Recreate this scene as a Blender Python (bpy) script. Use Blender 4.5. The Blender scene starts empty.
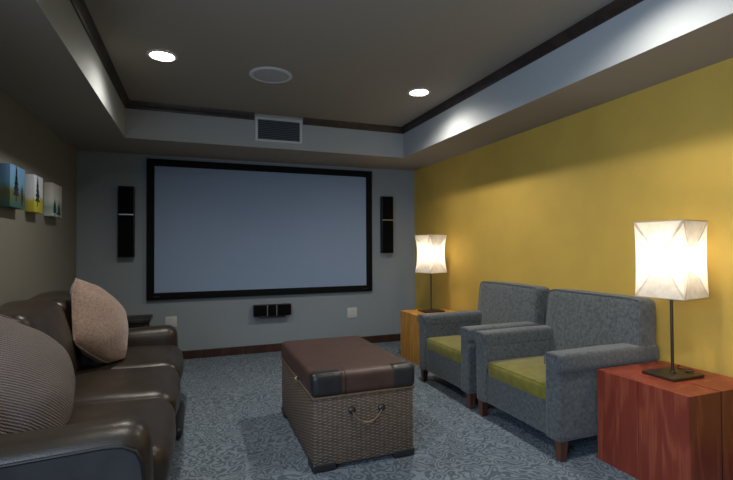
import bpy, bmesh, math, random
from mathutils import Vector, Matrix, Euler, noise
random.seed(7)
S = bpy.context.scene
COL = S.collection
PI = math.pi

# ------------------------------------------------------------------ room numbers
XL, XR = -1.2485, 2.9173          # left and right wall
Y0, YB = -1.6, 5.777              # rear wall (behind the viewer) and screen wall
ZS, ZC = 2.407, 2.77              # soffit underside, tray ceiling
XLI, XRI, YBI = -0.664, 2.3585, 4.958   # inner faces of the soffit

# ------------------------------------------------------------------ materials
def srgb(r, g, b):
    def c(v):
        v /= 255.0
        return v / 12.92 if v <= 0.04045 else ((v + 0.055) / 1.055) ** 2.4
    return (c(r), c(g), c(b), 1.0)

class NT:
    def __init__(self, name):
        self.m = bpy.data.materials.new(name); self.m.use_nodes = True
        self.t = self.m.node_tree; self.n = self.t.nodes
        self.b = self.n['Principled BSDF']
    def node(self, typ, **kw):
        nd = self.n.new(typ)
        for k, v in kw.items():
            if k in nd.inputs.keys(): nd.inputs[k].default_value = v
            else: setattr(nd, k, v)
        return nd
    def link(self, a, b): self.t.links.new(a, b)
    def coords(self, scale=(1, 1, 1), rot=(0, 0, 0)):
        tc = self.node('ShaderNodeTexCoord'); mp = self.node('ShaderNodeMapping')
        mp.inputs['Scale'].default_value = scale; mp.inputs['Rotation'].default_value = rot
        self.link(tc.outputs['Object'], mp.inputs['Vector'])
        return mp.outputs['Vector']
    def ramp(self, fac, stops):
        r = self.node('ShaderNodeValToRGB')
        el = r.color_ramp.elements
        while len(el) < len(stops): el.new(0.5)
        for e, (p, c) in zip(el, stops): e.position = p; e.color = c
        self.link(fac, r.inputs['Fac'])
        return r.outputs['Color']
    def bump(self, h, strength, dist=0.01):
        b = self.node('ShaderNodeBump'); b.inputs['Strength'].default_value = strength
        b.inputs['Distance'].default_value = dist
        self.link(h, b.inputs['Height']); self.link(b.outputs['Normal'], self.b.inputs['Normal'])

def plain(name, col, rough=0.6, metal=0.0, nscale=0, namp=0.12, bump=0.0, spec=0.5, bscale=None):
    k = NT(name)
    k.b.inputs['Base Color'].default_value = col
    k.b.inputs['Roughness'].default_value = rough
    k.b.inputs['Metallic'].default_value = metal
    k.b.inputs['Specular IOR Level'].default_value = spec
    if nscale:
        v = k.coords()
        n = k.node('ShaderNodeTexNoise', Scale=nscale, Detail=6.0)
        k.link(v, n.inputs['Vector'])
        lo = tuple(c * (1 - namp) for c in col[:3]) + (1,); hi = tuple(min(1, c * (1 + namp)) for c in col[:3]) + (1,)
        k.link(k.ramp(n.outputs['Fac'], [(0.3, lo), (0.7, hi)]), k.b.inputs['Base Color'])
        if bump:
            n2 = n
            if bscale:
                n2 = k.node('ShaderNodeTexNoise', Scale=bscale, Detail=4.0); k.link(v, n2.inputs['Vector'])
            k.bump(n2.outputs['Fac'], bump, 0.004)
    return k.m

def mat_carpet():
    k = NT('carpet'); v = k.coords()
    n1 = k.node('ShaderNodeTexNoise', Scale=9.5, Detail=1.0); k.link(v, n1.inputs['Vector'])
    mul = k.node('ShaderNodeMath', operation='MULTIPLY'); mul.inputs[1].default_value = 52.0
    k.link(n1.outputs['Fac'], mul.inputs[0])
    sn = k.node('ShaderNodeMath', operation='SINE'); k.link(mul.outputs[0], sn.inputs[0])
    mr = k.node('ShaderNodeMapRange'); mr.inputs['From Min'].default_value = -1
    k.link(sn.outputs[0], mr.inputs['Value'])
    c1 = k.ramp(mr.outputs[0], [(0.3, srgb(88, 99, 111)), (0.62, srgb(122, 133, 143))])
    n2 = k.node('ShaderNodeTexNoise', Scale=150.0, Detail=3.0); k.link(v, n2.inputs['Vector'])
    c2 = k.ramp(n2.outputs['Fac'], [(0.3, (0.62, 0.62, 0.62, 1)), (0.7, (1.25, 1.25, 1.25, 1))])
    mx = k.node('ShaderNodeMix', data_type='RGBA', blend_type='MULTIPLY'); mx.inputs[0].default_value = 1.0
    k.link(c1, mx.inputs[6]); k.link(c2, mx.inputs[7]); k.link(mx.outputs[2], k.b.inputs['Base Color'])
    k.b.inputs['Roughness'].default_value = 0.95; k.b.inputs['Specular IOR Level'].default_value = 0.1
    k.bump(mr.outputs[0], 0.35, 0.006)
    return k.m

def mat_leather(name, col, rough=0.38):
    k = NT(name); v = k.coords()
    n = k.node('ShaderNodeTexNoise', Scale=9.0, Detail=5.0); k.link(v, n.inputs['Vector'])
    lo = tuple(c * 0.8 for c in col[:3]) + (1,); hi = tuple(c * 1.2 for c in col[:3]) + (1,)
    k.link(k.ramp(n.outputs['Fac'], [(0.3, lo), (0.7, hi)]), k.b.inputs['Base Color'])
    vo = k.node('ShaderNodeTexVoronoi', Scale=170.0); k.link(v, vo.inputs['Vector'])
    n3 = k.node('ShaderNodeTexNoise', Scale=14.0, Detail=3.0); k.link(v, n3.inputs['Vector'])
    ad = k.node('ShaderNodeMath', operation='MULTIPLY_ADD'); ad.inputs[1].default_value = 4.0
    k.link(n3.outputs['Fac'], ad.inputs[0]); k.link(vo.outputs['Distance'], ad.inputs[2])
    k.bump(ad.outputs[0], 0.07, 0.006)
    k.b.inputs['Roughness'].default_value = rough
    return k.m

def mat_fabric(name, dark, light, scale=38.0, weave=420.0, rough=0.9, sheen=0.3, bump=0.3):
    k = NT(name); v = k.coords()
    n = k.node('ShaderNodeTexNoise', Scale=scale, Detail=7.0, Roughness=0.7); k.link(v, n.inputs['Vector'])
    k.link(k.ramp(n.outputs['Fac'], [(0.32, dark), (0.68, light)]), k.b.inputs['Base Color'])
    n2 = k.node('ShaderNodeTexNoise', Scale=weave, Detail=2.0); k.link(v, n2.inputs['Vector'])
    k.bump(n2.outputs['Fac'], bump, 0.003)
    k.b.inputs['Roughness'].default_value = rough; k.b.inputs['Sheen Weight'].default_value = sheen
    k.b.inputs['Sheen Roughness'].default_value = 0.5; k.b.inputs['Specular IOR Level'].default_value = 0.15
    return k.m

def mat_knit():
    k = NT('ribbed_knit'); v = k.coords()
    w = k.node('ShaderNodeTexWave', wave_type='BANDS', bands_direction='Y', Scale=30.0, Distortion=1.2)
    w.inputs['Detail'].default_value = 2.0; w.inputs['Detail Scale'].default_value = 3.0
    k.link(v, w.inputs['Vector'])
    w2 = k.node('ShaderNodeTexWave', wave_type='BANDS', bands_direction='X', Scale=30.0, Distortion=0.8)
    k.link(v, w2.inputs['Vector'])
    mu = k.node('ShaderNodeMath', operation='MULTIPLY'); k.link(w.outputs['Fac'], mu.inputs[0])
    ad = k.node('ShaderNodeMath', operation='MULTIPLY_ADD'); ad.inputs[1].default_value = 0.35; ad.inputs[2].default_value = 0.65
    k.link(w2.outputs['Fac'], ad.inputs[0]); k.link(ad.outputs[0], mu.inputs[1])
    k.link(k.ramp(mu.outputs[0], [(0.1, srgb(92, 86, 88)), (0.75, srgb(138, 127, 124))]), k.b.inputs['Base Color'])
    k.bump(mu.outputs[0], 0.55, 0.006)
    k.b.inputs['Roughness'].default_value = 0.95; k.b.inputs['Specular IOR Level'].default_value = 0.1
    return k.m

def mat_wood(name, dark, mid, light, rough=0.45, flame=True, scale=1.0):
    k = NT(name); v = k.coords((1.0 * scale, 1.0 * scale, 0.16 * scale))
    n = k.node('ShaderNodeTexNoise', Scale=6.0, Detail=3.0, Distortion=0.6); k.link(v, n.inputs['Vector'])
    mul = k.node('ShaderNodeMath', operation='MULTIPLY'); mul.inputs[1].default_value = 30.0 if flame else 20.0
    k.link(n.outputs['Fac'], mul.inputs[0])
    fr = k.node('ShaderNodeMath', operation='SINE'); k.link(mul.outputs[0], fr.inputs[0])
    mr = k.node('ShaderNodeMapRange'); mr.inputs['From Min'].default_value = -1; k.link(fr.outputs[0], mr.inputs['Value'])
    fine_v = k.coords((70, 70, 2.2))
    n2 = k.node('ShaderNodeTexNoise', Scale=1.0, Detail=4.0); k.link(fine_v, n2.inputs['Vector'])
    ad = k.node('ShaderNodeMath', operation='MULTIPLY_ADD'); ad.inputs[1].default_value = 0.45
    k.link(mr.outputs[0], ad.inputs[0]); k.link(n2.outputs['Fac'], ad.inputs[2])
    k.link(k.ramp(ad.outputs[0], [(0.3, dark), (0.7, mid), (1.0, light)]), k.b.inputs['Base Color'])
    k.b.inputs['Roughness'].default_value = rough
    k.bump(n2.outputs['Fac'], 0.1, 0.003)
    return k.m

def mat_wicker(name, axis):
    # strands passing over and under upright stakes; axis gives the horizontal direction of the face
    k = NT(name); tc = k.node('ShaderNodeTexCoord'); sp = k.node('ShaderNodeSeparateXYZ')
    k.link(tc.outputs['Object'], sp.inputs[0])
    def mth(op, a, b=None):
        nd = k.node('ShaderNodeMath', operation=op)
        for i, v in enumerate((a, b)):
            if v is None: continue
            if isinstance(v, (int, float)): nd.inputs[i].default_value = v
            else: k.link(v, nd.inputs[i])
        return nd.outputs[0]
    row = mth('MULTIPLY', sp.outputs['Z'], 1 / .0092); sel = mth('MODULO', mth('FLOOR', row), 2.0)
    ph = mth('MULTIPLY_ADD', sel, PI); 
    nd = ph.node; nd.inputs[2].default_value = 0.0
    wav = mth('SINE', mth('ADD', mth('MULTIPLY', sp.outputs[axis], PI / .030), ph))
    strand = mth('SINE', mth('MULTIPLY', mth('FRACT', row), PI))
    stake = mth('ABSOLUTE', mth('COSINE', mth('MULTIPLY', sp.outputs[axis], PI / .030)))
    h = mth('ADD', mth('MULTIPLY', mth('ADD', mth('MULTIPLY', wav, .5), .5), strand), mth('MULTIPLY', stake, -.35))
    n = k.node('ShaderNodeTexNoise', Scale=26.0, Detail=5.0); k.link(tc.outputs['Object'], n.inputs['Vector'])
    f = mth('ADD', h, mth('MULTIPLY', n.outputs['Fac'], .9))
    k.link(k.ramp(f, [(.0, srgb(58, 48, 40)), (.5, srgb(92, 78, 66)), (1.0, srgb(130, 113, 97))]), k.b.inputs['Base Color'])
    k.bump(h, .7, .006)
    k.b.inputs['Roughness'].default_value = .65
    return k.m

def mat_shade(name, tr, lo, hi):
    k = NT(name); v = k.coords()
    n = k.node('ShaderNodeTexNoise', Scale=16.0, Detail=6.0, Roughness=0.65); k.link(v, n.inputs['Vector'])
    col = k.ramp(n.outputs['Fac'], [(0.3, lo), (0.65, hi)])
    d = k.node('ShaderNodeBsdfDiffuse'); t = k.node('ShaderNodeBsdfTranslucent'); m = k.node('ShaderNodeMixShader')
    k.link(col, d.inputs['Color']); k.link(col, t.inputs['Color']); m.inputs[0].default_value = tr
    b = k.node('ShaderNodeBump'); b.inputs['Strength'].default_value = 0.25; b.inputs['Distance'].default_value = 0.01
    k.link(n.outputs['Fac'], b.inputs['Height'])
    k.link(b.outputs['Normal'], d.inputs['Normal']); k.link(b.outputs['Normal'], t.inputs['Normal'])
    k.link(d.outputs[0], m.inputs[1]); k.link(t.outputs[0], m.inputs[2])
    k.link(m.outputs[0], k.n['Material Output'].inputs['Surface'])
    k.n.remove(k.b)
    return k.m

def mat_emit(name, col, strength):
    k = NT(name); k.b.inputs['Base Color'].default_value = col
    k.b.inputs['Emission Color'].default_value = col; k.b.inputs['Emission Strength'].default_value = strength
    return k.m

def mat_painting(name, stops, tree, seed):
    # y: across the canvas (0..1), z: up the canvas (0..1), both local to the canvas
    k = NT(name); tc = k.node('ShaderNodeTexCoord')
    n = k.node('ShaderNodeTexNoise', Scale=11.0, Detail=4.0, noise_dimensions='4D'); n.inputs['W'].default_value = seed
    k.link(tc.outputs['Object'], n.inputs['Vector'])
    sp = k.node('ShaderNodeSeparateXYZ'); k.link(tc.outputs['Object'], sp.inputs[0])
    ad = k.node('ShaderNodeMath', operation='MULTIPLY_ADD'); ad.inputs[1].default_value = 0.14
    k.link(n.outputs['Fac'], ad.inputs[0]); k.link(sp.outputs['Z'], ad.inputs[2])
    mr = k.node('ShaderNodeMapRange'); mr.inputs['From Min'].default_value = 0.05; mr.inputs['From Max'].default_value = 0.40
    k.link(ad.outputs[0], mr.inputs['Value'])
    k.link(k.ramp(mr.outputs[0], stops), k.b.inputs['Base Color'])
    k.b.inputs['Roughness'].default_value = 0.6
    return k.m

M = {}
M['wall'] = plain('painted_wall_grey', srgb(138, 147, 154), 0.8, nscale=60, namp=0.02, bump=0.04, bscale=220)
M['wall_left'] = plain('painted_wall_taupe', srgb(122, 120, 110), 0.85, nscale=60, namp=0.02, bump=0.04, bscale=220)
M['yellow'] = plain('painted_wall_yellow', srgb(198, 163, 72), 0.75, nscale=3.5, namp=0.05, bump=0.05, bscale=200)
M['taupe'] = plain('ceiling_level_taupe', srgb(146, 139, 129), 0.85, nscale=50, namp=0.02, bump=0.04, bscale=240)
M['soffit'] = plain('ceiling_upright_grey', srgb(164, 167, 168), 0.8, nscale=50, namp=0.02, bump=0.04, bscale=240)
M['carpet'] = mat_carpet()
M['trim'] = mat_wood('dark_trim_wood', srgb(34, 26, 22), srgb(48, 37, 31), srgb(58, 45, 38), 0.4, False)
M['base'] = mat_wood('mahogany_baseboard', srgb(46, 28, 23), srgb(64, 40, 33), srgb(78, 50, 41), 0.4, False)
M['black'] = plain('black_satin', srgb(10, 10, 11), 0.5)
M['velvet'] = plain('black_frame_velvet', srgb(15, 15, 16), 0.85, spec=0.2)
M['grille'] = plain('black_speaker_cloth', srgb(9, 9, 10), 0.95, nscale=500, namp=0.3, bump=0.3, spec=0.15)
M['silver'] = plain('brushed_silver', srgb(190, 192, 194), 0.3, 0.9)
M['screen'] = plain('projector_screen_grey', srgb(138, 158, 187), 0.75, nscale=300, namp=0.01)
M['white'] = plain('white_plastic', srgb(196, 197, 194), 0.4)
M['vent'] = plain('vent_white_metal', srgb(200, 204, 206), 0.45)
M['slat'] = plain('vent_grey_slat', srgb(104, 112, 122), 0.5)
M['ventdark'] = plain('vent_dark_inside', srgb(40, 44, 50), 0.8)
M['sp_grille'] = plain('ceiling_speaker_mesh', srgb(166, 166, 172), 0.7, nscale=260, namp=0.12, bump=0.3)
M['lamp_on'] = mat_emit('downlight_lens', (1.0, 0.96, 0.88, 1), 26.0)
M['leather'] = mat_leather('sofa_brown_leather', srgb(52, 44, 36), 0.36)
M['leather_shaded'] = mat_leather('sofa_shaded_leather', srgb(58, 55, 56), 0.42)  # same sofa leather, with the cool shade of its sides mixed into the colour
M['welt'] = plain('sofa_welt_black', srgb(20, 18, 17), 0.5)
M['lid'] = mat_leather('trunk_lid_brown_leather', srgb(70, 48, 39), 0.5)
M['patch'] = mat_leather('trunk_black_leather', srgb(38, 37, 38), 0.4)
M['wick_x'] = mat_wicker('wicker_front', 'X'); M['wick_y'] = mat_wicker('wicker_side', 'Y')
M['lip'] = plain('wicker_border_cane', srgb(104, 82, 62), 0.6, nscale=80, namp=0.3, bump=0.3)
M['rope'] = plain('sisal_rope', srgb(128, 106, 80), 0.8, nscale=160, namp=0.3, bump=0.4)
M['bronze'] = plain('dark_bronze', srgb(84, 78, 74), 0.35, 0.8)
M['brass'] = plain('pale_brass', srgb(206, 190, 150), 0.3, 0.9)
M['chair'] = mat_fabric('armchair_grey_chenille', srgb(62, 66, 68), srgb(103, 107, 108), 42.0)
M['olive'] = mat_fabric('seat_olive_microfibre', srgb(106, 99, 34), srgb(130, 123, 50), 16.0, rough=0.7, sheen=0.2, bump=0.12)
M['leg'] = mat_wood('chair_leg_wood', srgb(58, 34, 26), srgb(82, 50, 38), srgb(98, 62, 46), 0.4, False)
M['red'] = mat_wood('red_stained_fir', srgb(124, 50, 36), srgb(133, 55, 39), srgb(152, 74, 50), 0.42)
M['honey'] = mat_wood('honey_stained_fir', srgb(178, 120, 42), srgb(194, 134, 50), srgb(206, 150, 66), 0.45)
M['slot'] = plain('kerf_shadow_wood', srgb(58, 30, 22), 0.8, nscale=30)
M['dark_wood'] = mat_wood('black_stained_wood', srgb(26, 24, 24), srgb(38, 36, 36), srgb(52, 50, 50), 0.45, False)
M['metal'] = plain('bronze_lamp_metal', srgb(82, 70, 58), 0.38, 0.7)
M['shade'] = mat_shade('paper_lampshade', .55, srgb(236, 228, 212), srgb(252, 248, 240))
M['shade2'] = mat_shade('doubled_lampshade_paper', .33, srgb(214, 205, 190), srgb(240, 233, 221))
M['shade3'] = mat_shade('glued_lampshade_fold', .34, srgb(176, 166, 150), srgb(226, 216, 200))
M['wire'] = plain('shade_wire', srgb(196, 186, 166), 0.5, 0.6)
M['knit'] = mat_knit()
M['chenille'] = mat_fabric('cushion_pink_beige', srgb(122, 100, 90), srgb(164, 140, 126), 60.0, 300.0, 0.95, 0.4, 0.6)
M['glass'] = None

# ------------------------------------------------------------------ mesh helpers
def obj(name, bm, mats, parent=None, smooth=True, loc=(0, 0, 0), sharp=35):
    me = bpy.data.meshes.new(name)
    bmesh.ops.recalc_face_normals(bm, faces=bm.faces[:])
    bm.to_mesh(me); bm.free()
    if not isinstance(mats, (list, tuple)): mats = [mats]
    for m in mats: me.materials.append(m)
    if smooth:
        for p in me.polygons: p.use_smooth = True
        me.set_sharp_from_angle(angle=math.radians(sharp))
    o = bpy.data.objects.new(name, me); COL.objects.link(o)
    o.location = loc
    if parent: o.parent = parent
    return o

def tag(o, label, cat, group=None):
    o['label'] = label; o['category'] = cat
    if group: o['group'] = group
    return o
def thing(name, label, cat, loc=(0, 0, 0), rz=0.0, group=None):
    o = bpy.data.objects.new(name, None); COL.objects.link(o)
    o.empty_display_size = 0.05
    o.location = loc; o.rotation_euler = (0, 0, rz)
    return tag(o, label, cat, group)
def struct(name, bm, mats, smooth=False):
    o = obj(name, bm, mats, None, smooth); o['kind'] = 'structure'; return o

def box(bm, x0, x1, y0, y1, z0, z1, bev=0.0, seg=2, mi=0):
    r = bmesh.ops.create_cube(bm, size=1.0)
    vs = r['verts']
    for v in vs:
        v.co = Vector((x0 + (v.co.x + .5) * (x1 - x0), y0 + (v.co.y + .5) * (y1 - y0), z0 + (v.co.z + .5) * (z1 - z0)))
    fs = {f for v in vs for f in v.link_faces}
    for f in fs: f.material_index = mi
    if bev > 0:
        es = list({e for v in vs for e in v.link_edges})
        bmesh.ops.bevel(bm, geom=es, offset=bev, segments=seg, affect='EDGES', profile=0.5)
    return vs

def soft(bm, x0, x1, y0, y1, z0, z1, r, cuts=14, crown=(0, 0, 0, 0, 0, 0), wob=0.0, seed=0.0, shape=None):
    """rounded, optionally crowned block; crown = bulge of -x,+x,-y,+y,-z,+z faces"""
    b2 = bmesh.new()
    bmesh.ops.create_cube(b2, size=2.0)
    bmesh.ops.subdivide_edges(b2, edges=b2.edges[:], cuts=cuts, use_grid_fill=True)
    c = Vector(((x0 + x1) / 2, (y0 + y1) / 2, (z0 + z1) / 2)); h = Vector(((x1 - x0) / 2, (y1 - y0) / 2, (z1 - z0) / 2))
    r = min(r, h.x * .999, h.y * .999, h.z * .999)
    for v in b2.verts:
        t = Vector([math.sin(a * PI / 2) for a in v.co])
        p = Vector((t.x * h.x, t.y * h.y, t.z * h.z))
        q = Vector([max(-(h[i] - r), min(h[i] - r, p[i])) for i in range(3)])
        d = p - q
        if d.length > 1e-9: p = q + d.normalized() * r
        s = [p[i] / h[i] for i in range(3)]
        for i in range(3):
            j, k = (i + 1) % 3, (i + 2) % 3
            w = max(0, 1 - s[j] ** 2) * max(0, 1 - s[k] ** 2)
            am = crown[2 * i + (1 if s[i] > 0 else 0)]
            p[i] += am * w * s[i]
        if wob:
            nv = noise.noise_vector((p + c) * 5.0 + Vector((seed, seed, seed)))
            p += nv * wob
        if shape: p = shape(p, s)
        v.co = p + c
    me = bpy.data.meshes.new('tmp'); b2.to_mesh(me); b2.free(); bm.from_mesh(me); bpy.data.meshes.remove(me)

def tube(bm, pts, rad, n=10, cap=True):
    pts = [Vector(p) for p in pts]; rings = []
    for i, p in enumerate(pts):
        d = (pts[min(i + 1, len(pts) - 1)] - pts[max(i - 1, 0)]).normalized()
        a = d.cross(Vector((0, 0, 1)))
        if a.length < 1e-3: a = d.cross(Vector((1, 0, 0)))
        a.normalize(); b = d.cross(a)
        rr = rad[i] if isinstance(rad, (list, tuple)) else rad
        rings.append([bm.verts.new(p + (a * math.cos(2 * PI * k / n) + b * math.sin(2 * PI * k / n)) * rr) for k in range(n)])
    for r0, r1 in zip(rings, rings[1:]):
        for k in range(n): bm.faces.new((r0[k], r0[(k + 1) % n], r1[(k + 1) % n], r1[k]))
    if cap: bm.faces.new(rings[0][::-1]); bm.faces.new(rings[-1])

def lathe(bm, prof, n=40, c=(0, 0, 0)):
    rings = []
    for r, z in prof:
        if r < 1e-6: rings.append([bm.verts.new((c[0], c[1], c[2] + z))])
        else: rings.append([bm.verts.new((c[0] + r * math.cos(2 * PI * k / n), c[1] + r * math.sin(2 * PI * k / n), c[2] + z)) for k in range(n)])
    for a, b in zip(rings, rings[1:]):
        for k in range(n):
            k2 = (k + 1) % n
            if len(a) == 1: bm.faces.new((a[0], b[k2], b[k]))
            elif len(b) == 1: bm.faces.new((a[k], a[k2], b[0]))
            else: bm.faces.new((a[k], a[k2], b[k2], b[k]))

def prism(bm, poly, z0, z1, mi=0):
    lo = [bm.verts.new((x, y, z0)) for x, y in poly]; hi = [bm.verts.new((x, y, z1)) for x, y in poly]
    n = len(poly); fs = [bm.faces.new(lo[::-1]), bm.faces.new(hi)]
    for i in range(n): fs.append(bm.faces.new((lo[i], lo[(i + 1) % n], hi[(i + 1) % n], hi[i])))
    for f in fs: f.material_index = mi
    return fs

B = bmesh.new
T = 0.12
# ------------------------------------------------------------------ the room
b = B(); box(b, XL - T, XR + T, Y0 - T, YB + T, -0.1, 0); struct('floor', b, M['carpet'])
# the left wall has a window abreast of the viewer, outside the picture
WY0, WY1, WZ0, WZ1 = -1.3, .9, .9, 2.15
b = B()
box(b, XL - T, XL, Y0 - T, WY0, 0, ZC); box(b, XL - T, XL, WY1, YB + T, 0, ZC)
box(b, XL - T, XL, WY0, WY1, 0, WZ0); box(b, XL - T, XL, WY0, WY1, WZ1, ZC)
struct('wall_left', b, M['wall_left'])
b = B()
for z0, z1 in ((WZ0, WZ0 + .05), (WZ1 - .05, WZ1)): box(b, XL - .09, XL - .03, WY0, WY1, z0, z1)
for yc in (WY0 + .025, (WY0 + WY1) / 2, WY1 - .025): box(b, XL - .09, XL - .03, yc - .025, yc + .025, WZ0 + .05, WZ1 - .05)
struct('window_1', b, M['trim'])
b = B(); box(b, XR, XR + T, Y0 - T, YB + T, 0, ZC); struct('wall_right', b, M['yellow'])
b = B(); box(b, XL, XR, YB, YB + T, 0, ZC); struct('wall_back', b, M['wall'])
b = B(); box(b, XL, XR, Y0 - T, Y0, 0, ZC); struct('wall_rear', b, M['wall'])

# tray ceiling with its soffit
b = B()
box(b, XL - T, XR + T, Y0 - T, YB + T, ZC, ZC + .12)
box(b, XL, XLI, Y0, YB, ZS, ZC); box(b, XRI, XR, Y0, YB, ZS, ZC); box(b, XLI, XRI, YBI, YB, ZS, ZC)
b.normal_update()
for f in b.faces:
    f.material_index = 1 if abs(f.normal.z) < 0.5 else 0  # upright faces grey, level faces taupe
struct('ceiling', b, [M['taupe'], M['soffit']])

# crown moulding round the tray (profile swept along straight runs)
def crown_run(name, axis, fixed, a0, a1, sgn):
    prof = [(0, ZC - .072), (.010, ZC - .072), (.016, ZC - .055), (.030, ZC - .035), (.040, ZC - .014), (.044, ZC - .001), (0, ZC - .001)]
    b = B(); ends = []
    for a, m in ((a0, 1), (a1, -1)):
        row = []
        for d, z in prof:
            aa = a + m * d * mitre[0 if m == 1 else 1]
            row.append(b.verts.new((fixed + sgn * d, aa, z) if axis == 'y' else (aa, fixed + sgn * d, z)))
        ends.append(row)
    n = len(prof)
    for i in range(n): b.faces.new((ends[0][i], ends[0][(i + 1) % n], ends[1][(i + 1) % n], ends[1][i]))
    b.faces.new(ends[0]); b.faces.new(ends[1][::-1])
    return struct(name, b, M['trim'])
mitre = (0, 1); crown_run('trim_1', 'y', XLI, Y0, YBI, 1)
mitre = (0, 1); crown_run('trim_2', 'y', XRI, Y0, YBI, -1)
VX0, VX1 = 0.586, 1.103
mitre = (1, 0); crown_run('trim_3', 'x', YBI, XLI, VX0 - .01, -1)
mitre = (0, 1); crown_run('trim_4', 'x', YBI, VX1 + .01, XRI, -1)

def baseboard(name, x0, x1, y0, y1):
    b = B(); box(b, x0, x1, y0, y1, 0, .098, .004, 1); return struct(name, b, M['base'])
baseboard('baseboard_back', XL + .018, XR - .018, YB - .018, YB)
baseboard('baseboard_left', XL, XL + .018, Y0, YB)
baseboard('baseboard_right', XR - .018, XR, Y0, YB)

# ------------------------------------------------------------------ screen wall
t = thing('projector_screen', 'large grey projector screen in a wide black frame on the back wall', 'projector screen', (0.849, YB, 1.54))
sx0, sx1, sz0, sz1 = -1.395, 1.398, -.824, .818
fw = .082
b = B()
box(b, sx0, sx1, -.045, -.002, sz1 - fw, sz1, .006); box(b, sx0, sx1, -.045, -.002, sz0, sz0 + fw, .006)
box(b, sx0, sx0 + fw, -.045, -.002, sz0 + fw, sz1 - fw, .006); box(b, sx1 - fw, sx1, -.045, -.002, sz0 + fw, sz1 - fw, .006)
obj('frame', b, M['velvet'], t)
b = B(); box(b, sx0 + fw - .004, sx1 - fw + .004, -.026, -.014, sz0 + fw - .004, sz1 - fw + .004); obj('screen_surface', b, M['screen'], t, False)
for xx in (sx0 + .11, sx1 - .11):
    b = B()
    for i in range(5): box(b, xx - .036 + i * .015, xx - .026 + i * .015, -.0466, -.0445, sz0 + .034, sz0 + .044)
    obj('maker_mark', b, M['bronze'], t, False)

def tall_speaker(x, z0, z1, zs, w, label):
    t = thing('wall_speaker', label, 'speaker', (x, YB, z0), 0, 'tall speakers flanking the screen')
    H = z1 - z0; s = zs - z0
    b = B(); box(b, -w / 2, w / 2, -.085, -.002, 0, H, .004); obj('cabinet', b, M['black'], t)
    for a, c in ((.006, s - .008), (s + .008, H - .006)):
        b = B(); box(b, -w / 2 + .006, w / 2 - .006, -.097, -.085, a, c, .005); obj('grille', b, M['grille'], t)
    b = B(); box(b, -w / 2 + .003, w / 2 - .003, -.092, -.085, s - .005, s + .005); obj('trim_strip', b, M['silver'], t, False)
tall_speaker(-.750, 1.219, 2.021, 1.700, .162, 'tall black wall speaker on the grey wall left of the screen')
tall_speaker(2.464, 1.234, 2.017, 1.690, .166, 'tall black wall speaker between the screen and the yellow wall')

t = thing('center_speaker', 'low black horizontal speaker on the wall under the projector screen', 'speaker', (.888, YB, .462))
b = B(); box(b, -.232, .232, -.085, 0, 0, .140, .004); obj('cabinet', b, M['black'], t)
for x0, x1 in ((-.228, -.075), (-.059, .040), (.056, .228)):
    b = B(); box(b, x0, x1, -.098, -.085, .004, .136, .005); obj('grille', b, M['grille'], t)
for x0 in (-.072, .043):
    b = B(); box(b, x0, x0 + .010, -.094, -.085, .004, .136); obj('trim_strip', b, M['silver'], t, False)
b = B(); box(b, -.16, .16, -.05, 0, -.028, -.001, .004); obj('bracket', b, M['bronze'], t)

def wall_plate(x, z, w, h, label):
    t = thing('wall_plate', label, 'outlet', (x, YB, z), 0, 'wall plates on the back wall')
    b = B(); box(b, -w / 2, w / 2, -.009, -.001, -h / 2, h / 2, .003); obj('plate', b, M['white'], t)
    for dz in (-.028, .028):
        b = B(); box(b, -.018, .018, -.0125, -.009, dz - .016, dz + .016, .003); rc = obj('receptacle', b, M['vent'], t)
        b = B(); box(b, -.008, -.005, -.0132, -.0124, dz - .006, dz + .007); box(b, .005, .008, -.0132, -.0124, dz - .006, dz + .007)
        obj('slot', b, M['ventdark'], rc, False)
wall_plate(1.963, .431, .138, .140, 'small square white wall outlet right of the low black speaker')
wall_plate(-.285, .452, .125, .125, 'white wall plate just past the far leather sofa arm')

# supply vent on the soffit face
t = thing('air_vent', 'white framed air vent breaking the dark moulding above the screen', 'vent', (.8445, YBI, 2.605))
vw, vh = .2585, .1335
b = B()
box(b, -vw, vw, -.022, -.001, vh - .026, vh, .004); box(b, -vw, vw, -.022, -.001, -vh, -vh + .026, .004)
box(b, -vw, -vw + .03, -.022, -.001, -vh + .026, vh - .026, .004); box(b, vw - .03, vw, -.022, -.001, -vh + .026, vh - .026, .004)
obj('frame', b, M['vent'], t)
b = B(); box(b, -vw + .02, vw - .02, -.006, -.001, -vh + .02, vh - .02); obj('backing', b, M['ventdark'], t, False)
for i in range(11):
    z = -vh + .036 + i * .0195
    b = B(); vs = box(b, -vw + .028, vw - .028, -.0012, .0012, -.0075, .0075)
    bmesh.ops.rotate(b, verts=vs, cent=(0, 0, 0), matrix=Matrix.Rotation(math.radians(-40), 3, 'X'))
    bmesh.ops.translate(b, verts=vs, vec=(0, -.013, z)); obj('slat', b, M['slat'], t, False)

# ceiling fixtures
def downlight(x, y, label):
    t = thing('ceiling_downlight', label, 'ceiling light', (x, y, ZC), 0, 'recessed ceiling downlights')
    b = B(); lathe(b, [(.108, -.001), (.108, -.006), (.096, -.010), (.088, -.010), (.084, -.004), (.084, -.001)], 40); obj('trim_ring', b, M['white'], t)
    b = B(); lathe(b, [(0, -.006), (.05, -.0055), (.084, -.003), (.084, -.001), (0, -.001)], 40); obj('lens', b, M['lamp_on'], t)
downlight(-.247, 3.69, 'round lit downlight in the ceiling left of the ceiling speaker')
downlight(1.95, 3.75, 'round lit downlight in the ceiling near the yellow wall')
t = thing('ceiling_speaker', 'round white ceiling speaker between the two lit downlights', 'speaker', (.582, 3.80, ZC))
b = B(); lathe(b, [(.178, -.001), (.178, -.006), (.170, -.011), (.150, -.011), (.148, -.007), (.148, -.001)], 48); obj('rim', b, M['vent'], t)
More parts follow.
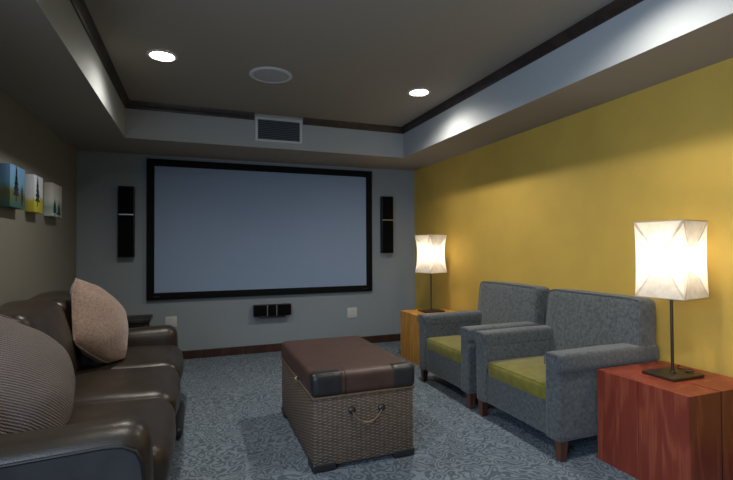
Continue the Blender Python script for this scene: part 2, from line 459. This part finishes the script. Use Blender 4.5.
b = B(); lathe(b, [(0, -.012), (.08, -.011), (.148, -.008), (.148, -.002), (0, -.002)], 48); obj('grille', b, M['sp_grille'], t)

# ------------------------------------------------------------------ canvases on the left wall
def tree_mesh(b, y, z0, h, w, x, seed):
    rnd = random.Random(seed)
    box(b, x - .001, x + .0015, y - .006, y + .006, z0 - .04, z0 + h * .3)
    for i in range(5):
        zz = z0 + h * i / 5.0; ww = w * (1 - i / 5.6) * rnd.uniform(.85, 1.1)
        vs = [b.verts.new((x + .0012, y - ww, zz)), b.verts.new((x + .0012, y + ww, zz)), b.verts.new((x + .0012, y + rnd.uniform(-.01, .01), zz + h * .34))]
        b.faces.new(vs)
def canvas(y, w, z0, z1, label, stops, trees, treecol, seed):
    d = .064
    t = thing('canvas_painting', label, 'painting', (XL, y, z0), 0, 'deep canvases in a row on the left wall')
    h = z1 - z0
    m = mat_painting('painting_%d' % seed, stops, None, seed)
    b = B(); box(b, 0, d, 0, w, 0, h, .003); obj('canvas', b, m, t)
    for i, (ty, tz, th, tw) in enumerate(trees):
        b = B(); tree_mesh(b, ty, tz, th, tw, d + .0002, seed * 7 + i); obj('painted_tree', b, treecol, t, False)
pt1 = plain('paint_dark_umber', srgb(38, 36, 58), 0.6); pt2 = plain('paint_dark_pine', srgb(30, 66, 62), 0.6)
w_ = srgb(206, 210, 214)
canvas(3.69, .283, 1.605, 1.897, 'deep blue and olive canvas with a dark tree, cut off by the photo edge', [(0.1, srgb(60, 100, 96)), (.33, srgb(96, 100, 52)), (.5, srgb(96, 148, 176)), (.9, srgb(104, 146, 196))], [(.11, .085, .19, .06), (.22, .06, .10, .03)], pt1, 1)
canvas(4.177, .205, 1.605, 1.897, 'deep white canvas with a yellow ground and one dark pine, middle of the row', [(0.12, srgb(186, 178, 66)), (.33, srgb(186, 180, 66)), (.42, w_), (.9, srgb(196, 206, 222))], [(.07, .085, .19, .062)], pt2, 2)
canvas(4.637, .293, 1.605, 1.897, 'deep pale canvas with grey green pines, nearest to the screen wall', [(0.1, srgb(190, 206, 204)), (.3, srgb(140, 164, 152)), (.45, srgb(196, 200, 196)), (.9, srgb(176, 170, 166))], [(.07, .03, .11, .07), (.2, .02, .09, .08)], pt2, 3)

# ------------------------------------------------------------------ leather sofa
t = thing('leather_sofa', 'long dark brown leather sofa along the left wall', 'sofa', (0, 0, 0))
SY0, SY1 = 1.87, 4.58; AY = .23
b = B(); soft(b, -1.16, -.15, SY0 + .03, SY1 - .03, .06, .30, .03, 10); obj('base_frame', b, M['leather_shaded'], t)
b = B(); soft(b, -1.215, -.93, SY0 + .02, SY1 - .16, .08, .86, .09, 16, crown=(0, .02, 0, 0, 0, .02)); obj('back_frame', b, M['leather'], t)
seams = [2.095, 2.86, 3.60, 4.355]
for i in range(3):
    y0, y1 = seams[i], seams[i + 1]
    b = B()
    def drop(p, s):
        # waterfall front: the front face rolls forward and tucks under
        if s[0] > 0: p.x += .03 * (1 - min(1, abs(s[2])) ** 2) * s[0]
        return p
    soft(b, -1.0, -.152, y0 + .004, y1 - .004, .22, .475, .075, 18, crown=(0, .02, .004, .004, 0, .022), wob=.006, seed=i * 3.1, shape=drop)
    obj('seat_cushion', b, M['leather'], t)
    b = B()
    def lean(p, s):
        p.x -= .05 * s[2]; p.z += .01 * math.sin(p.y * 9)
        return p
    soft(b, -1.10, -.80, y0 + .004, y1 - (.09 if i == 2 else .004), .45, .965, .072, 18, crown=(0, .05, .004, .004, 0, .02), wob=.014, seed=20 + i * 2.3, shape=lean)
    obj('back_cushion', b, M['leather'], t)
def sofa_arm(y0, y1, outer, top):
    def slope(p, s):
        if s[2] > 0: p.z += .018 * s[0] * s[2] + .012 * (1 - s[1] ** 2) * s[2]
        return p
    b = B(); soft(b, -1.19, -.172, y0, y1, .07, top, .085, 20, crown=(0, .01, .006, .006, 0, 0), wob=.004, seed=y0, shape=slope)
    a = obj('arm', b, M['leather'], t)
    yo = y0 - .008 if outer < 0 else y1 + .008
    k = top - .625
    path = [(-1.14, .10), (-1.14, .572 + k), (-.62, .585 + k), (-.31, .598 + k), (-.255, .592 + k), (-.21, .566 + k), (-.190, .52 + k), (-.184, .46 + k), (-.184, .10)]
    b = B(); vs = [b.verts.new((x, yo, z)) for x, z in path]; f = b.faces.new(vs)
    r = bmesh.ops.extrude_face_region(b, geom=[f])
    bmesh.ops.translate(b, verts=[v for v in r['geom'] if isinstance(v, bmesh.types.BMVert)], vec=(0, -.03 * outer, 0))
    obj('arm_panel', b, M['leather_shaded'], a, False)
    b = B(); tube(b, [(x, yo, z) for x, z in path], .0065, 8); obj('welt', b, M['welt'], a)
sofa_arm(SY0, SY0 + AY, -1, .622); sofa_arm(SY1 - AY, SY1, 1, .592)
for x, y0, y1 in ((-1.1, SY0 + .08, SY0 + .2), (-1.1, SY1 - .2, SY1 - .08), (-.24, SY0 + .08, SY0 + .2), (-.24, SY1 - .2, SY1 - .08)):
    b = B(); box(b, x - .05, x + .05, y0, y1, 0, .075, .008); obj('foot', b, M['dark_wood'], t)
b = B(); soft(b, -.20, -.092, 3.34, 3.98, 0.0, .085, .035, 10); obj('center_foot', b, M['dark_wood'], t)

# ------------------------------------------------------------------ pillows
def settle(p):
    """world point of a pillow, pressed against the seat, the leaning backrest and the near arm"""
    p = p.copy()
    p.z = max(p.z, .501)
    lim = -.695 - .105 * min(1, max(0, (p.z - .45) / .515)) - max(0, p.z - .975) * 1.4
    p.x = max(p.x, lim)
    p.y = max(p.y, 2.112 - max(0, p.z - .63) * 1.6)
    return p
def pillow(name, size, thick, mat, M4, label, pinch=-.03, seed=0, power=.5):
    n = 30; b = B(); rows = {}
    for side in (1, -1):
        g = []
        for i in range(n + 1):
            r = []
            for j in range(n + 1):
                u = math.sin((2 * i / n - 1) * PI / 2); v = math.sin((2 * j / n - 1) * PI / 2)
                edge = i in (0, n) or j in (0, n)
                if edge and side == -1: r.append(rows[(i, j)]); continue
                k = 1 - .07 * u * u * v * v; x = k * size / 2 * u * (1 - pinch * (1 - v * v)); y = k * size / 2 * v * (1 - pinch * (1 - u * u))
                z = thick / 2 * max(0, (1 - u * u) * (1 - v * v)) ** power * side
                p = Vector((x, y, z))
                if not edge: p += noise.noise_vector(p * 7 + Vector((seed, side, 0))) * .010
                vt = b.verts.new(settle(M4 @ p)); r.append(vt)
                if edge: rows[(i, j)] = vt
            g.append(r)
        for i in range(n):
            for j in range(n): b.faces.new((g[i][j], g[i + 1][j], g[i + 1][j + 1], g[i][j + 1]))
    # object origin at the pillow's centre, rotated frame kept in the object so the weave follows it
    inv = M4.inverted()
    for v in b.verts: v.co = inv @ v.co
    o = obj(name, b, mat, None); o.matrix_world = M4
    b = B(); loop = []
    for i in range(80):
        a = i / 80 * 4; k = int(a); f = math.sin(((a - k) * 2 - 1) * PI / 2)
        u, v = ((f, -1), (1, f), (-f, 1), (-1, -f))[k]
        q = size / 2 * (1 - .07 * u * u * v * v); loop.append((q * u * (1 - pinch * (1 - v * v)), q * v * (1 - pinch * (1 - u * u)), 0))
    loop = [inv @ settle(M4 @ Vector(p)) for p in loop]
    tube(b, loop + [loop[0]], .005, 8, False); obj('piping', b, mat, o)
    return tag(o, label, 'pillow')
def frame_from(center, normal, up, roll):
    nz = Vector(normal).normalized(); ux = Vector(up).cross(nz).normalized(); uy = nz.cross(ux)
    R = Matrix((ux, uy, nz)).transposed().to_4x4()
    return Matrix.Translation(center) @ R @ Matrix.Rotation(roll, 4, 'Z')
pillow('throw_pillow', .545, .28, M['chenille'], frame_from((-.672, 3.76, .772), (.88, -.30, .36), (0, 0, 1), math.radians(-36)),
       'pinkish beige throw pillow leaning at the far end of the leather sofa', seed=3)
pillow('throw_pillow', .60, .34, M['knit'], frame_from((-.775, 2.45, .695), (.86, -.32, .40), (0, 0, 1), math.radians(-38)),
       'grey ribbed knit pillow behind the near arm of the leather sofa', seed=9)

# ------------------------------------------------------------------ dark table past the sofa
t = thing('console_table', 'low black table in the corner past the leather sofa', 'table', (-.79, 5.35, 0))
b = B(); box(b, -.33, .33, -.17, .17, .545, .585, .004); obj('table_top', b, M['dark_wood'], t)
for x in (-.30, .27):
    for y in (-.15, .12):
        b = B(); box(b, x, x + .03, y, y + .03, 0, .546, .003); obj('leg', b, M['dark_wood'], t)
b = B(); box(b, -.28, .28, -.14, -.12, .47, .546, .002); obj('apron', b, M['dark_wood'], t)

# ------------------------------------------------------------------ wicker trunk
t = thing('wicker_trunk', 'wicker trunk with padded brown leather lid standing on the carpet', 'trunk', (.630, 2.568, 0))
TW, TD = .655, 1.05
b = B(); vs = box(b, .004, TW - .004, .004, TD - .004, .03, .432, .008, 2)
b.normal_update()
for f in b.faces: f.material_index = 1 if abs(f.normal.x) > .7 else 0
obj('body', b, [M['wick_x'], M['wick_y']], t)
b = B(); box(b, -.004, TW + .004, -.004, TD + .004, .424, .438, .005, 2); obj('rim', b, M['lip'], t)
b = B(); soft(b, -.005, TW + .008, -.008, TD + .008, .434, .570, .034, 16, crown=(0, 0, 0, 0, 0, .012)); obj('lid', b, M['lid'], t)
for x0, x1 in ((-.008, .195), (TW - .165, TW + .011)):
    b = B(); soft(b, x0, x1, -.0115, .10, .4325, .5745, .035, 12); obj('corner_patch', b, M['patch'], t)
b = B(); tube(b, [(.199, -.0095, .44), (.199, -.0095, .54), (.199, .004, .566), (.199, .03, .5715), (.199, .09, .574)], .002, 6)
obj('lid_seam', b, M['welt'], t)
for cx in (0, 1):
    for cy in (0, 1):
        x0 = -.003 if cx == 0 else TW - .142; y0 = -.004 if cy == 0 else TD - .141
        b = B(); soft(b, x0, x0 + .145, y0, y0 + .145, 0, .052, .014, 8); obj('corner_foot', b, M['patch'], t)
for x, z in ((.240, .338), (.432, .330)):
    b = B(); lathe(b, [(0, .018), (.010, .016), (.014, .011), (.022, .008), (.024, 0), (0, 0)], 18)
    bmesh.ops.rotate(b, verts=b.verts[:], cent=(0, 0, 0), matrix=Matrix.Rotation(PI / 2, 3, 'X'))
    bmesh.ops.translate(b, verts=b.verts[:], vec=(x, .006, z)); obj('rosette', b, M['bronze'], t)
pts = []
for i in range(17):
    a = i / 16; pts.append((.240 + .192 * a, -.006 - .012 * math.sin(a * PI), .334 - .008 * a - .070 * math.sin(a * PI) ** .7))
b = B(); tube(b, pts, [.0045 + (.0035 if 5 < i < 11 else 0) for i in range(17)], 10); obj('rope_handle', b, M['rope'], t)
b = B(); box(b, -.014, -.004, .40, .46, .425, .462, .003); box(b, -.020, -.012, .415, .445, .430, .448, .003); obj('clasp', b, M['brass'], t)

# ------------------------------------------------------------------ armchairs
def armchair(y0, label):
    """front at x = 2.07 (chair faces the sofa), y0 = near side"""
    t = thing('armchair', label, 'armchair', (2.045, y0, 0), 0, 'grey armchairs along the yellow wall')
    D, W, A = .86, .90, .138
    b = B(); soft(b, .022, D - .02, A - .02, W - A + .02, .122, .345, .014, 8); obj('base_frame', b, M['chair'], t)
    for s in (0, 1):
        a0, a1 = (0.0, A) if s == 0 else (W - A, W)
        b = B(); soft(b, .003, D - .012, a0 + (.018 if s == 0 else .004), a1 - (.004 if s == 0 else .018), .122, .57, .012, 10); a = obj('arm', b, M['chair'], t)
        b = B(); soft(b, 0, D - .01, a0, a1, .545, .652, .022, 12, crown=(.004, 0, .003, .003, 0, .008), wob=.002, seed=y0 + s); obj('arm_pad', b, M['chair'], a)
        b = B(); tube(b, [(-.001, a0 + .006, .575), (-.001, a0 + .006, .630), (-.001, a0 + .022, .651), (-.001, a1 - .022, .651), (-.001, a1 - .006, .630), (-.001, a1 - .006, .575)], .0035, 6)
        obj('piping', b, M['chair'], a)
    def lean(p, s):
        p.x += .042 * s[2] if s[0] < 0 else .014 * s[2]
        return p
    b = B(); soft(b, .665, .848, .014, W - .03, .30, .955, .040, 16, crown=(.020, 0, .004, .004, 0, .012), wob=.003, seed=y0 * 2, shape=lean); bk = obj('backrest', b, M['chair'], t)
    b = B(); tube(b, [(.676, .028, .66), (.706, .024, .90), (.713, .040, .944), (.714, .084, .958), (.714, W - .10, .958), (.713, W - .056, .944), (.706, W - .040, .90), (.676, W - .044, .66)], .0045, 6)
    obj('piping', b, M['chair'], bk)
    b = B(); soft(b, .012, .69, A + .004, W - A - .004, .325, .445, .030, 16, crown=(.006, 0, 0, 0, 0, .018), wob=.003, seed=y0 * 3); c = obj('seat_cushion', b, M['olive'], t)
    b = B(); tube(b, [(.018, A + .03, .437), (.018, W - A - .03, .437)], .0035, 6); tube(b, [(.016, A + .03, .343), (.016, W - A - .03, .343)], .0035, 6); obj('piping', b, M['olive'], c)
    for lx, ly in ((.045, .05), (.045, W - .05), (D - .06, .05), (D - .06, W - .05)):
        b = B(); r = bmesh.ops.create_cube(b, size=1)
        for v in r['verts']:
            k = .030 if v.co.z > 0 else .021
            v.co = Vector((lx + (k if v.co.x > 0 else -k), ly + (k if v.co.y > 0 else -k), .124 if v.co.z > 0 else 0))
        bmesh.ops.bevel(b, geom=b.edges[:], offset=.002, segments=1, affect='EDGES'); obj('leg', b, M['leg'], t)
    return t
armchair(2.13, 'grey armchair with olive seat next to the red wooden block table')
armchair(3.10, 'grey armchair with olive seat next to the honey wooden block table')

# ------------------------------------------------------------------ block tables
def block_table(x0, x1, y0, y1, h, mat, label):
    t = thing('block_table', label, 'side table', ((x0 + x1) / 2, (y0 + y1) / 2, 0), 0)
    a, c = (x1 - x0) / 2, (y1 - y0) / 2; k = .004; dp = .15
    xs = -.045
    b = B()
    poly = [(-a, -c), (xs - k, -c), (xs - k, -c + dp), (xs + k, -c + dp), (xs + k, -c), (a, -c), (a, c), (-a, c), (-a, .004), (-a + .006, .004), (-a + .006, -.0005), (-a, -.0005)]
    for f in prism(b, poly, 0, h):
        c_ = f.calc_center_median()
        if abs(c_.x - xs) < k * 1.5 and c_.y < -c + dp + .001 and abs(f.normal.z) < .5 and abs(c_.z - h / 2) < .01: f.material_index = 1
    b.edges.ensure_lookup_table()
    es = [e for e in b.edges if not any(abs(abs(v.co.x - xs) - k) < 1e-5 for v in e.verts) and not any(v.co.x < -a + .0061 and abs(v.co.y) < .005 for v in e.verts)]
    bmesh.ops.bevel(b, geom=es, offset=.003, segments=2, affect='EDGES')
    obj('block', b, [mat, M['slot']], t, True)
    b = B(); box(b, xs - k, xs + k, -c + dp - .02, -c + dp, .01, h - .004); obj('kerf_spline', b, M['slot'], t, False)
    return t
block_table(2.318, 2.895, 1.556, 2.118, .55, M['red'], 'red stained wooden block table in the right foreground')
block_table(2.296, 2.870, 4.400, 4.945, .55, M['honey'], 'honey coloured wooden block table in the far corner by the yellow wall')

# ------------------------------------------------------------------ table lamps
def lamp(x, y, z, rz, label, pinch, sw):
    t = thing('table_lamp', label, 'lamp', (x, y, z), 0, 'paper shaded table lamps')
    zb, zt = .462, .905
    b = B(); box(b, -.128, .128, -.098, .098, .001, .017, .003); obj('base', b, M['metal'], t)
    b = B(); lathe(b, [(0, .016), (.018, .016), (.018, .024), (.0085, .028), (.0085, zb + .08), (0, zb + .08)], 16); obj('pole', b, M['metal'], t)
    b = B(); lathe(b, [(0, zb + .07), (.018, zb + .07), (.02, zb + .13), (0, zb + .13)], 14); obj('socket', b, M['metal'], t)
    # creased paper shade: four faces, each folded into a diamond with pinched sides
    b = B(); h = sw / 2; n = 8
    R = Matrix.Rotation(rz, 4, 'Z')
    ss = [-1, -.93, -.6, -.3, 0, .3, .6, .93, 1]
    for q in range(4):
        Q = R @ Matrix.Rotation(q * PI / 2, 4, 'Z')
        for k in range(4):                           # right, top, left, bottom triangle of the face
            g = []
            for i in range(n + 1):
                r = i / n; row = []
                for e in ss:
                    u, v = ((r, e * r), (-e * r, r), (-r, -e * r), (e * r, -r))[k]
                    # every face is folded along its diagonals and drawn in at the middle
                    dep = pinch * (1 - r); waist = (.005 if pinch < .03 else .020) * (1 - v * v)
                    p = Vector((u * (h - waist), -h + dep + waist, zb + (zt - zb) * (v + 1) / 2))
                    if 0 < r < 1 and abs(u) < .99: p += noise.noise_vector(Vector((u * 3 + q * 5, v * 3, x))) * .005
                    row.append(b.verts.new(Q @ p))
                g.append(row)
            for i in range(n):
                for jj in range(len(ss) - 1):
                    f = b.faces.new((g[i][jj], g[i + 1][jj], g[i + 1][jj + 1], g[i][jj + 1])) if i else b.faces.new((g[0][jj], g[1][jj], g[1][jj + 1]))
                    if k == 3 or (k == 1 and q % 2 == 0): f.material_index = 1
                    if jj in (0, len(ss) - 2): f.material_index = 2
    bmesh.ops.remove_doubles(b, verts=b.verts[:], dist=.0008)
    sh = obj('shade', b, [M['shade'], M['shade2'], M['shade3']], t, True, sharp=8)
    for zz in (zb, zt):
        b = B(); c4 = [R @ Vector((sx * h, sy * h, zz)) for sx, sy in ((-1, -1), (1, -1), (1, 1), (-1, 1), (-1, -1))]
        tube(b, c4, .0035, 6); obj('shade_wire', b, M['wire'], sh)
    for sx in (1, -1):
        b = B(); tube(b, [R @ Vector((-h, -h * sx, zt - .003 - .002 * sx)), R @ Vector((h, h * sx, zt - .003 - .002 * sx))], .0022, 6); obj('wire_spider', b, M['wire'], sh)
    b = B(); lathe(b, [(0, zt - .002), (.008, zt), (.009, zt + .010), (.004, zt + .018), (0, zt + .02)], 12); obj('finial', b, M['brass'], t)
    for q in range(4):
        Q = R @ Matrix.Rotation(q * PI / 2, 4, 'Z'); pc = Q @ Vector((0, -h - .011, (zb + zt) / 2))
        pc = Q @ Vector((0, -h + pinch + .004, (zb + zt) / 2))
        b = B(); bmesh.ops.create_icosphere(b, subdivisions=1, radius=.0055, matrix=Matrix.Translation(pc)); obj('tie_bead', b, M['metal'], sh)
    l = bpy.data.lights.new('bulb_light', 'POINT'); l.energy = LAMP_W; l.color = (1.0, .89, .74); l.shadow_soft_size = .05
    lo = bpy.data.objects.new('bulb_light', l); COL.objects.link(lo); lo.location = (x, y, z + (zb + zt) / 2)
    return t
LAMP_W = 3.9
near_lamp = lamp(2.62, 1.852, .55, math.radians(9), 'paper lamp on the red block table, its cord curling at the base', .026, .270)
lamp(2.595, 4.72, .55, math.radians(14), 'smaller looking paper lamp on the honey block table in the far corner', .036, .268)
b = B(); tube(b, [(.07, -.03, .019), (.11, -.05, .026), (.135, -.02, .024), (.11, .03, .022), (.14, .075, .010), (.19, .11, .0035), (.25, .13, .0035)], .003, 8)
obj('cord', b, M['black'], near_lamp)

# ------------------------------------------------------------------ lights
def spot(x, y, e, size=154, blend=.9):
    l = bpy.data.lights.new('downlight_beam', 'SPOT'); l.energy = e; l.color = (1.0, .95, .86)
    l.spot_size = math.radians(size); l.spot_blend = blend; l.shadow_soft_size = .045
    o = bpy.data.objects.new('downlight_beam', l); COL.objects.link(o); o.location = (x, y, ZC - .02)
for x, y, e in ((-.247, 3.69, 66), (1.95, 3.75, 92), (-.247, 1.60, 50), (1.95, 1.62, 62)):
    spot(x, y, e)
l = bpy.data.lights.new('window_daylight', 'AREA'); l.shape = 'RECTANGLE'; l.size = WY1 - WY0 - .1; l.size_y = WZ1 - WZ0 - .1
l.energy = 95; l.color = (.60, .77, 1.0)
o = bpy.data.objects.new('window_daylight', l); COL.objects.link(o)
o.location = (XL - .1, (WY0 + WY1) / 2, (WZ0 + WZ1) / 2)
o.rotation_euler = Vector((-1, 0, 0)).to_track_quat('Z', 'Y').to_euler()

w = bpy.data.worlds.new('World'); S.world = w; w.use_nodes = True
w.node_tree.nodes['Background'].inputs['Color'].default_value = (.45, .6, .85, 1)
w.node_tree.nodes['Background'].inputs['Strength'].default_value = .3

# ------------------------------------------------------------------ camera
cam = bpy.data.cameras.new('camera'); cam.sensor_width = 36; cam.sensor_fit = 'HORIZONTAL'; cam.lens = 22.0633
cam.clip_start = .05
co = bpy.data.objects.new('camera', cam); COL.objects.link(co)
Rv = Vector((.93568113, -.35280222, -.00560471)); Uv = Vector((-.00061817, -.01752331, .99984626)); Fv = Vector((.3528462, .93553382, .01661432))
co.matrix_world = Matrix.Translation((0, 0, 1.31293)) @ Matrix((Rv, Uv, -Fv)).transposed().to_4x4()
S.camera = co
S.view_settings.view_transform = 'Standard'; S.view_settings.look = 'None'
S.view_settings.exposure = 0.12; S.view_settings.gamma = 1.0; S.view_settings.use_curve_mapping = False
